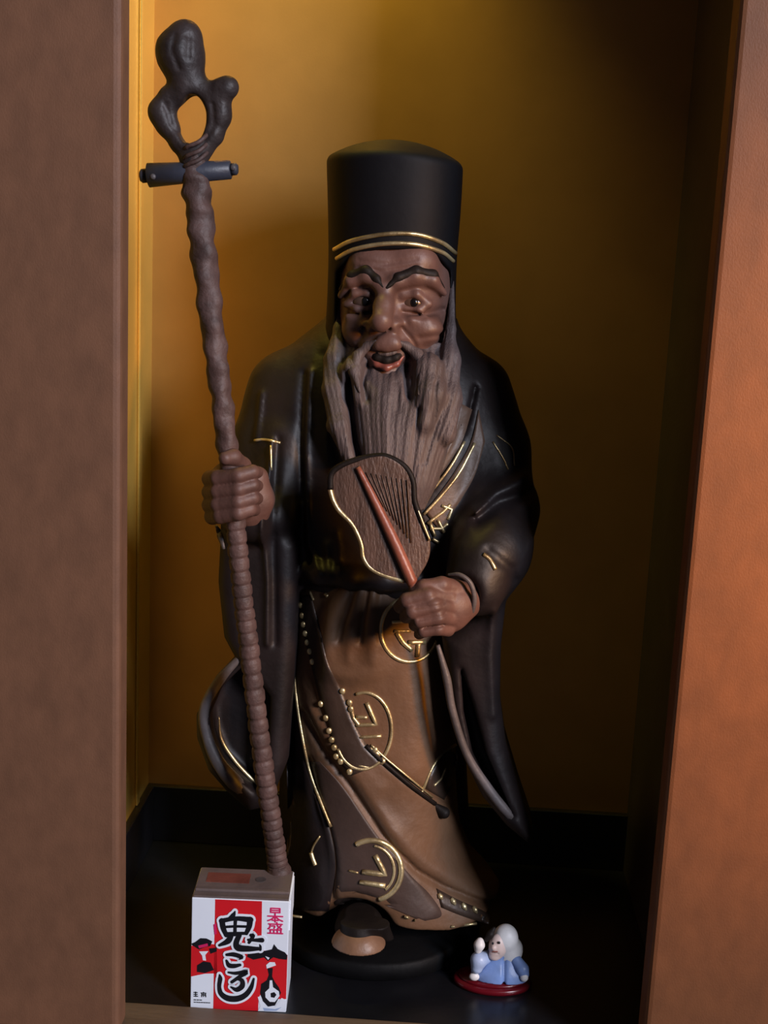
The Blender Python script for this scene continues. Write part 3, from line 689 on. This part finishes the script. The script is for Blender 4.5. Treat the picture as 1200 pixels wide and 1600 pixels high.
# ================================================================== staff
SP = [(302, 236, -.075), (308, 300, -.077), (319, 400, -.080), (333, 520, -.083), (346, 620, -.086), (357, 715, -.0875), (368, 820, -.0875), (378, 920, -.0875), (389, 1010, -.087), (402, 1120, -.086), (415, 1220, -.084), (427, 1300, -.0825), (434, 1352, -.0815), (437, 1371, -.0812)]
s0 = P3(SP)[-1]
staff = thing('staff', 'tall twisted wooden staff with ringed knot top standing on the sake carton', 'staff', s0)
path = catmull(P3(SP), 60)
nP = len(path)
def sr(t, a):
    tw = 0.07*math.sin(2*a+t*150)+0.05*math.sin(3*a-t*90+1)
    seg = 0.0
    if t > 0.42:
        ph = (t*62) % 1.0; seg = 0.13*(1-min(1, abs(ph-0.5)*2/0.85)**6)-0.09
        tw *= 0.35
    else: tw += 0.05*math.sin(t*260)
    return 1+tw+seg
mesh('shaft', *tube(path, [.0078, .0084, .0079, .0071, .0066, .0064, .0062, .0061, .0062, .0062, .0064, .0064, .0066, .0064], 18, rfun=sr), 'staff', staff)
mesh('foot', *tube(P3([(434, 1352, -.0815), (436, 1360, -.0813), (437, 1371, -.0812)]), [.0068, .0082, .0084], 16), 'staff', staff)
KH = Field(at(225, 262, -0.075)+(0, -0.022, 0), at(385, 25, -0.075)+(0, 0.022, 0), 0.0009)
yk = -0.075
KH.chain(P3([(302, 250, yk), (300, 232, yk), (284, 222, yk), (262, 196, yk), (256, 174, yk), (266, 152, yk), (290, 138, yk), (316, 142, yk), (334, 158, yk), (340, 184, yk), (332, 210, yk), (314, 230, yk), (302, 246, yk)]), [.0074, .0072, .0066, .0062, .0064, .0062, .0072, .0066, .0062, .0066, .0062, .0068, .0074], 0.004)
KH.chain(P3([(292, 142, yk), (291, 118, yk), (284, 92, yk), (281, 78, yk), (290, 56, yk)]), [.0076, .0085, .0125, .0125, .0092], 0.006)
KH.chain(P3([(334, 156, yk), (348, 140, yk-.002), (357, 136, yk-.003)]), [.0058, .0058, .0062], 0.005)
KH.ell(at(246, 175, yk), (.0048, .006, .006), 0.006)
KH.ell(at(350, 172, yk), (.0038, .006, .006), 0.005)
KH.ell(at(302, 187, yk), (.0078, .03, .0142), 0.003, 'sub')
for ln in ([(280, 60), (276, 85), (286, 110)], [(300, 60), (300, 95)], [(262, 165), (270, 195), (290, 220)], [(335, 165), (338, 195), (322, 222)]): KH.fold(xz(ln, yk), 0.0011, 0.0016)
fmesh('knot_head', KH, 'staff_head', staff)
for k in range(3):                                       # cord crossing over the scroll
    mesh('binding', *tube(catmull(P3([(286, 268-k*14, yk-.002), (292, 258-k*14, yk-.0088), (310, 250-k*14, yk-.0102), (322, 240-k*14, yk-.006), (324, 236-k*14, yk)]), 6), 0.0013, 8), 'staff', staff)
def rod(pts, r, n=20): return tube(np.array(pts), r, n)
a, b = at(231, 274, yk-.002), at(361, 265, yk-.002)
sc = mesh('scroll', *rod([a, a+(b-a)*.01, a+(b-a)*.5, b-(b-a)*.01, b], [.0058, .0072, .0062, .0056, .0048], 22), 'scroll', staff)
mesh('scroll_end', *rod([at(219, 275, yk-.002), at(222, 275, yk-.002), a], [.0030, .0042, .0042], 16), 'scroll', sc)
mesh('scroll_end', *rod([b, at(369, 264, yk-.002), at(372, 264, yk-.002)], [.0036, .0036, .0024], 16), 'scroll', sc)
for a_, b_ in ((239, 276), (364, 262)): blob('gilt_stud', at(a_, b_, yk-.0088 if a_ < 300 else yk-.0062), (.0018, .0012, .0018), 'edge', sc, 0.0004)
# ================================================================== sake carton
cl, cr_ = at(297, 1579, -0.1235), at(447, 1579, -0.1205)
CW = float(np.hypot(*(cr_-cl)[:2])); CH = 0.0775; CD = 0.040
ang = math.atan2(cr_[1]-cl[1], cr_[0]-cl[0])
ct = thing('sake_carton', 'small red and white paper sake carton with black brush lettering at the niche front', 'carton', (cl[0], cl[1], 0.0))
ct.rotation_euler = (0, 0, ang)
def lpart(name, v, q, m, parent=ct, smooth=False):
    o = mesh(name, v, q, m, None, smooth); o.parent = parent; return o
body = lpart('body', *box(0, CW, 0, CD, 0, CH, 0.0006), 'white')
# folded top: flap seam and ears
top = lpart('top_flap', *box(0.0006, CW-0.0006, 0.0006, CD-0.0006, CH, CH+0.0006), 'card')
lpart('seam', *box(0.0010, CW-0.0010, 0.0075, 0.0105, CH+0.0006, CH+0.0024, 0.0004), 'card', top)
lpart('seam', *box(0.0010, CW-0.0010, 0.0006, 0.0022, CH+0.0006, CH+0.0012, 0.0002), 'card', top)
lpart('printed_panel', *box(0.006, 0.034, 0.020, 0.033, CH+0.0006, CH+0.0007), 'lip', top)
lpart('straw_hole', *tube([(0.041, 0.026, CH+0.0005), (0.041, 0.026, CH+0.0008)], 0.0035, 16), 'edge', top)
lpart('side_ear', *box(CW, CW+0.0006, 0.004, CD-0.004, CH-0.022, CH-0.001), 'white', body)
# front print; c(x, y) are carton-face coordinates taken on the face
def c(x, y):
    v = (y-510)/830.0; l = 240-25*v
    return ((x-l)/718.0*CW, (1-v)*CH)
layer = [0]
def poly(name, pts, m, lay, parent=body):
    P = [c(*p) for p in pts]; z = -0.00008*(lay+1)
    P = [(min(max(a, 0.0002), CW-0.0002), min(max(b, 0.0003), CH-0.0004)) for a, b in P]
    n = len(P)
    return lpart(name, [(a, z, b) for a, b in P], [tuple(range(n))], m, parent)
def brush(name, strokes, m, lay, grow=0.0, parent=body):
    """brush strokes: list of (points, widths); joined to one flat printed mark"""
    V, Q = [], []; z = -0.00008*(lay+1)
    for si, (pts, w) in enumerate(strokes):
        L = catmull([(a, b, 0) for a, b in pts], 6)[:, :2]
        ww = np.interp(np.linspace(0, 1, len(L)), np.linspace(0, 1, len(w)), w)/2+grow
        T = np.gradient(L, axis=0); T /= np.linalg.norm(T, axis=1)[:, None]+1e-9
        Nn = np.stack([-T[:, 1], T[:, 0]], 1)
        left = [L[i]+Nn[i]*ww[i] for i in range(len(L))]; right = [L[i]-Nn[i]*ww[i] for i in range(len(L))]
        def cap(p, t, r, s): 
            a0 = math.atan2(t[1], t[0])
            return [p+r*np.array([math.cos(a0+x), math.sin(a0+x)]) for x in (s*math.pi/3, s*math.pi/6, 0, -s*math.pi/6, -s*math.pi/3)]
        zz = z-si*0.000004
        b0 = len(V)
        for l_, r_ in zip(left, right):
            for p in (l_, r_): q = c(*p); V.append((q[0], zz, q[1]))
        for i in range(len(L)-1): Q.append((b0+2*i, b0+2*i+1, b0+2*i+3, b0+2*i+2))
        for p, t, r, e in ((L[0], -T[0], ww[0], 0), (L[-1], T[-1], ww[-1], len(L)-1)):
            k0 = len(V)
            for p2 in cap(p, t, r, 1): q = c(*p2); V.append((q[0], zz, q[1]))
            Q.append((b0+2*e, *range(k0, k0+5), b0+2*e+1)) if e else Q.append((b0+1, *range(k0, k0+5), b0))
    V = [(min(max(a, 0.0002), CW-0.0002), y, min(max(b, 0.0003), CH-0.0004)) for a, y, b in V]
    return lpart(name, V, Q, m, parent)
poly('red_column', [(412, 510), (756, 510), (752, 760), (745, 900), (724, 1340), (388, 1340), (400, 900)], 'red', 0)
poly('red_band', [(222, 868), (300, 842), (420, 850), (420, 1066), (330, 1072), (222, 1098)], 'red', 0)
poly('red_band', [(640, 905), (760, 880), (900, 880), (948, 905), (946, 1238), (860, 1240), (740, 1215), (700, 1300), (640, 1200)], 'red', 1)
# left black figures
poly('black_figure', [(228, 850), (262, 836), (300, 806), (345, 806), (388, 826), (372, 862), (330, 872), (290, 892), (240, 862)], 'ink', 2)
poly('white_patch', [(282, 862), (352, 842), (356, 862), (290, 882)], 'pink', 3)
poly('white_patch', [(288, 905), (358, 900), (334, 930), (340, 972), (316, 970), (310, 935)], 'white', 3)
poly('black_figure', [(272, 1010), (320, 978), (372, 985), (398, 1040), (330, 1066), (270, 1060)], 'ink', 2)
poly('black_figure', [(362, 880), (420, 872), (420, 900), (372, 920)], 'ink', 2)
# right black figures
poly('black_figure', [(650, 905), (700, 900), (775, 880), (830, 866), (845, 828), (872, 862), (925, 885), (952, 908), (938, 940), (880, 936), (840, 925), (800, 955), (770, 930), (690, 950), (645, 930)], 'ink', 3)
poly('white_patch', [(778, 918), (812, 930), (800, 946)], 'white', 4)
poly('white_patch', [(786, 985), (812, 962), (850, 962), (858, 985), (820, 1000), (790, 1012)], 'white', 4)
poly('black_figure', [(795, 1010), (835, 1005), (830, 1070), (850, 1110), (880, 1150), (896, 1190), (870, 1250), (850, 1290), (800, 1300), (760, 1260), (740, 1200), (748, 1130), (790, 1100), (805, 1060)], 'ink', 3)
poly('white_patch', [(812, 1100), (830, 1098), (836, 1150), (880, 1180), (885, 1215), (850, 1262), (812, 1262), (780, 1230), (778, 1190), (808, 1160)], 'white', 4)
poly('black_figure', [(818, 1196), (846, 1186), (862, 1206), (846, 1230), (820, 1226)], 'ink', 5)
poly('white_patch', [(722, 1230), (748, 1226), (790, 1300), (850, 1300), (900, 1230), (944, 1244), (942, 1340), (722, 1340), (740, 1300)], 'white', 2)
poly('black_figure', [(760, 1310), (850, 1316), (900, 1300), (860, 1330), (770, 1334)], 'blue2', 3)
# large brush lettering: demon character, then ko, ro, shi running down
DEMON = [([(558, 594), (545, 622), (520, 648)], [10, 34, 30]), ([(462, 668), (470, 720), (492, 772)], [44, 40, 34]), ([(455, 668), (560, 646), (672, 650)], [34, 32, 44]),
         ([(668, 650), (662, 700), (640, 752)], [46, 40, 30]), ([(480, 712), (560, 704), (650, 702)], [20, 20, 20]), ([(562, 645), (558, 700), (556, 765)], [28, 24, 28]),
         ([(488, 762), (560, 756), (640, 752)], [26, 24, 24]), ([(530, 765), (505, 815), (440, 850)], [40, 44, 20]), ([(590, 765), (566, 825), (580, 862), (660, 866), (742, 862)], [36, 42, 52, 44, 24]),
         ([(742, 868), (744, 845), (738, 832)], [24, 18, 8]), ([(676, 765), (690, 770), (660, 820)], [28, 30, 22]), ([(655, 800), (700, 800), (756, 798)], [20, 24, 36])]
KO = [([(494, 918), (545, 914), (602, 930), (590, 948)], [22, 34, 34, 10]), ([(492, 962), (510, 996), (550, 1000), (592, 990)], [18, 36, 34, 22])]
RO = [([(506, 1050), (560, 1054), (640, 1042), (590, 1078), (530, 1122)], [16, 26, 34, 28, 24]), ([(530, 1120), (570, 1096), (606, 1108), (606, 1150), (566, 1178), (524, 1160)], [22, 24, 34, 40, 36, 14])]
SHI = [([(440, 1072), (444, 1100), (436, 1160), (450, 1214), (500, 1246), (570, 1246), (630, 1216), (672, 1160), (694, 1090)], [14, 34, 30, 38, 46, 46, 40, 34, 16])]
for nm, g in (('demon_character', DEMON), ('ko_character', KO), ('ro_character', RO), ('shi_character', SHI)):
    brush('lettering_outline', g, 'white', 7, 17)
for nm, g in (('demon_character', DEMON), ('ko_character', KO), ('ro_character', RO), ('shi_character', SHI)):
    brush('lettering', g, 'ink', 9)
# crimson maker's characters, upper right
T = 11
MK = [([(822, 562), (820, 592)], [T]*2), ([(822, 562), (888, 562)], [T]*2), ([(888, 562), (888, 592)], [T]*2), ([(822, 577), (888, 577)], [T]*2), ([(820, 592), (888, 592)], [T]*2),
      ([(800, 620), (908, 620)], [T]*2), ([(853, 600), (853, 662)], [T]*2), ([(850, 622), (828, 642), (800, 654)], [T]*3), ([(856, 622), (880, 642), (908, 654)], [T]*3), ([(834, 650), (874, 650)], [T]*2),
      ([(806, 678), (905, 678)], [T]*2), ([(818, 678), (814, 702), (802, 714)], [T]*3), ([(830, 692), (850, 692), (846, 708)], [T]*3), ([(866, 666), (874, 694), (900, 712)], [T]*3), ([(896, 688), (872, 712)], [T]*2),
      ([(816, 720), (898, 720)], [T]*2), ([(818, 720), (818, 744)], [T]*2), ([(844, 720), (844, 744)], [T]*2), ([(870, 720), (870, 744)], [T]*2), ([(896, 720), (896, 744)], [T]*2), ([(800, 746), (908, 746)], [T]*2)]
brush('maker_lettering', MK, 'pink', 3)
poly('pink_mark', [(398, 700), (418, 690), (420, 770), (404, 774)], 'pink', 3)
w = 7
SM = [([(246, 1216), (272, 1216)], [w]*2), ([(246, 1230), (272, 1230)], [w]*2), ([(259, 1212), (259, 1246)], [w]*2), ([(246, 1244), (274, 1244)], [w]*2), ([(300, 1218), (336, 1218)], [w]*2), ([(304, 1232), (334, 1232)], [w]*2), ([(306, 1218), (304, 1246)], [w]*2), ([(332, 1218), (334, 1246)], [w]*2), ([(318, 1212), (318, 1244)], [w]*2)]
SM += [([(246+i*22, 1272), (258+i*22, 1272)], [w]*2) for i in range(3)]+[([(246+i*18, 1290), (256+i*18, 1290)], [w]*2) for i in range(7)]
brush('small_lettering', SM, 'ink', 2)

# ================================================================== figurine on its red stand
gb = at(770, 1553, -0.083); gb[2] = 0
stand = thing('lacquer_stand', 'low dark red lacquered stand under the little figurine', 'stand', (gb[0], gb[1]+0.013, 0.0))
def oval(rx, ry, z, n=40): return [(gb[0]+rx*math.cos(a), gb[1]+0.013+ry*math.sin(a)*1.0, z) for a in np.linspace(0, 2*math.pi, n, endpoint=False)]
def lathe(prof):
    V = []; Q = []; n = 40
    for rx, ry, z in prof: V += oval(rx, ry, z)
    for j in range(len(prof)-1): Q += [(j*n+i, j*n+(i+1) % n, (j+1)*n+(i+1) % n, (j+1)*n+i) for i in range(n)]
    Q += [tuple(range(n))[::-1], tuple(range((len(prof)-1)*n, len(prof)*n))]
    return V, Q
mesh('tray', *lathe([(.0225, .0140, .0), (.0262, .0165, .0006), (.0266, .0168, .0026), (.0258, .0162, .0040), (.0236, .0145, .0044)]), 'lacquer', stand)
mesh('cushion', *lathe([(.0225, .0135, .0042), (.0232, .0140, .0052), (.0222, .0132, .0062)]), 'lacquer', stand)
fy0 = gb[1]+0.013; fz = 0.0062
fg = thing('figurine', 'tiny white-haired seated figurine in pale blue clothes on the red stand', 'figurine', (gb[0], fy0, fz))
ox = at(778, 1530, fy0-0.008)[0]
def g(px, py, y): return at(px, py, fy0+y)
B = Field((gb[0]-0.028, fy0-0.022, fz-0.003), (gb[0]+0.032, fy0+0.02, fz+0.045), 0.0007)
B.loft([(fz, g(735, 1530, 0)[0], g(826, 1530, 0)[0], fy0-0.0125, fy0+0.011), (fz+0.006, g(736, 1518, 0)[0], g(822, 1518, 0)[0], fy0-0.012, fy0+0.010), (g(780, 1500, 0)[2], g(752, 1500, 0)[0], g(814, 1500, 0)[0], fy0-0.008, fy0+0.008), (g(780, 1482, 0)[2], g(766, 1482, 0)[0], g(806, 1482, 0)[0], fy0-0.006, fy0+0.006)], 0.002, 2.4)
B.fold(xz([(788, 1505), (787, 1540)], fy0-.01), 0.0016, 0.0012, 1).fold(xz([(762, 1505), (750, 1518), (742, 1522)], fy0-.01), 0.0013, 0.0010, 1).fold(xz([(800, 1500), (812, 1520)], fy0-.01), 0.0008, 0.0015, 1)
B.cut((B.Z-fz)+0*B.d, 0.0006)
fb_ = fmesh('gown', B, 'blue', fg)
strip('sleeve', [g(758, 1496, -.004), g(748, 1500, -.009), g(745, 1512, -.010)], [.0045, .0052, .0040], 'blue2', fg)
strip('hand', [g(747, 1484, -.010), g(749, 1476, -.010), g(750, 1470, -.0095)], [.0026, .0034, .0022], 'cream', fg)
strip('sleeve', [g(806, 1500, -.004), g(816, 1514, -.007), g(819, 1522, -.008)], [.0040, .0040, .0034], 'blue', fg)
blob('hand', g(819, 1527, -.010), (.0028, .0022, .0032), 'cream', fg)
blob('foot', g(741, 1526, -.0105), (.0036, .0024, .0028), 'cream', fg)
H2 = Field(g(790, 1472, 0)-0.020, g(790, 1472, 0)+0.020, 0.0006)
H2.ell(g(790, 1466, -.002), (.0085, .0080, .0098), 0.003).ell(g(796, 1488, .000), (.0085, .0070, .0090), 0.004).ell(g(806, 1480, .001), (.0040, .004, .0050), 0.003)
hd = fmesh('hair', H2, 'cream', fg)
FC = Field(g(776, 1480, -.006)-0.014, g(776, 1480, -.006)+0.014, 0.0005)
FC.ell(g(778, 1478, -.006), (.0062, .0055, .0088), 0.002).ell(g(771, 1481, -.0105), (.0016, .0018, .0018), 0.0015).ell(g(772, 1494, -.0075), (.0034, .003, .0028), 0.002)
FC.fold(xz([(768, 1489), (778, 1489)], fy0-.01), 0.0008, 0.0006, 1)
fc_ = fmesh('face', FC, 'pale_skin', hd)
for a, b in ((770, 1474), (780, 1473)): blob('eye', g(a, b, -.0113), (.0008, .0006, .0011), 'ink', fc_, 0.0003)
strip('mouth', [g(769, 1487, -.0112), g(777, 1487, -.0115)], [.0004, .0005], 'lip', fc_, h=0.0003)
strip('hat_cord', [g(760, 1468, -.008), g(766, 1460, -.007), g(772, 1450, -.005)], [.0018, .0022, .0012], 'dark', hd)
for o in bpy.data.objects:
    if '_w' in o: del o['_w']
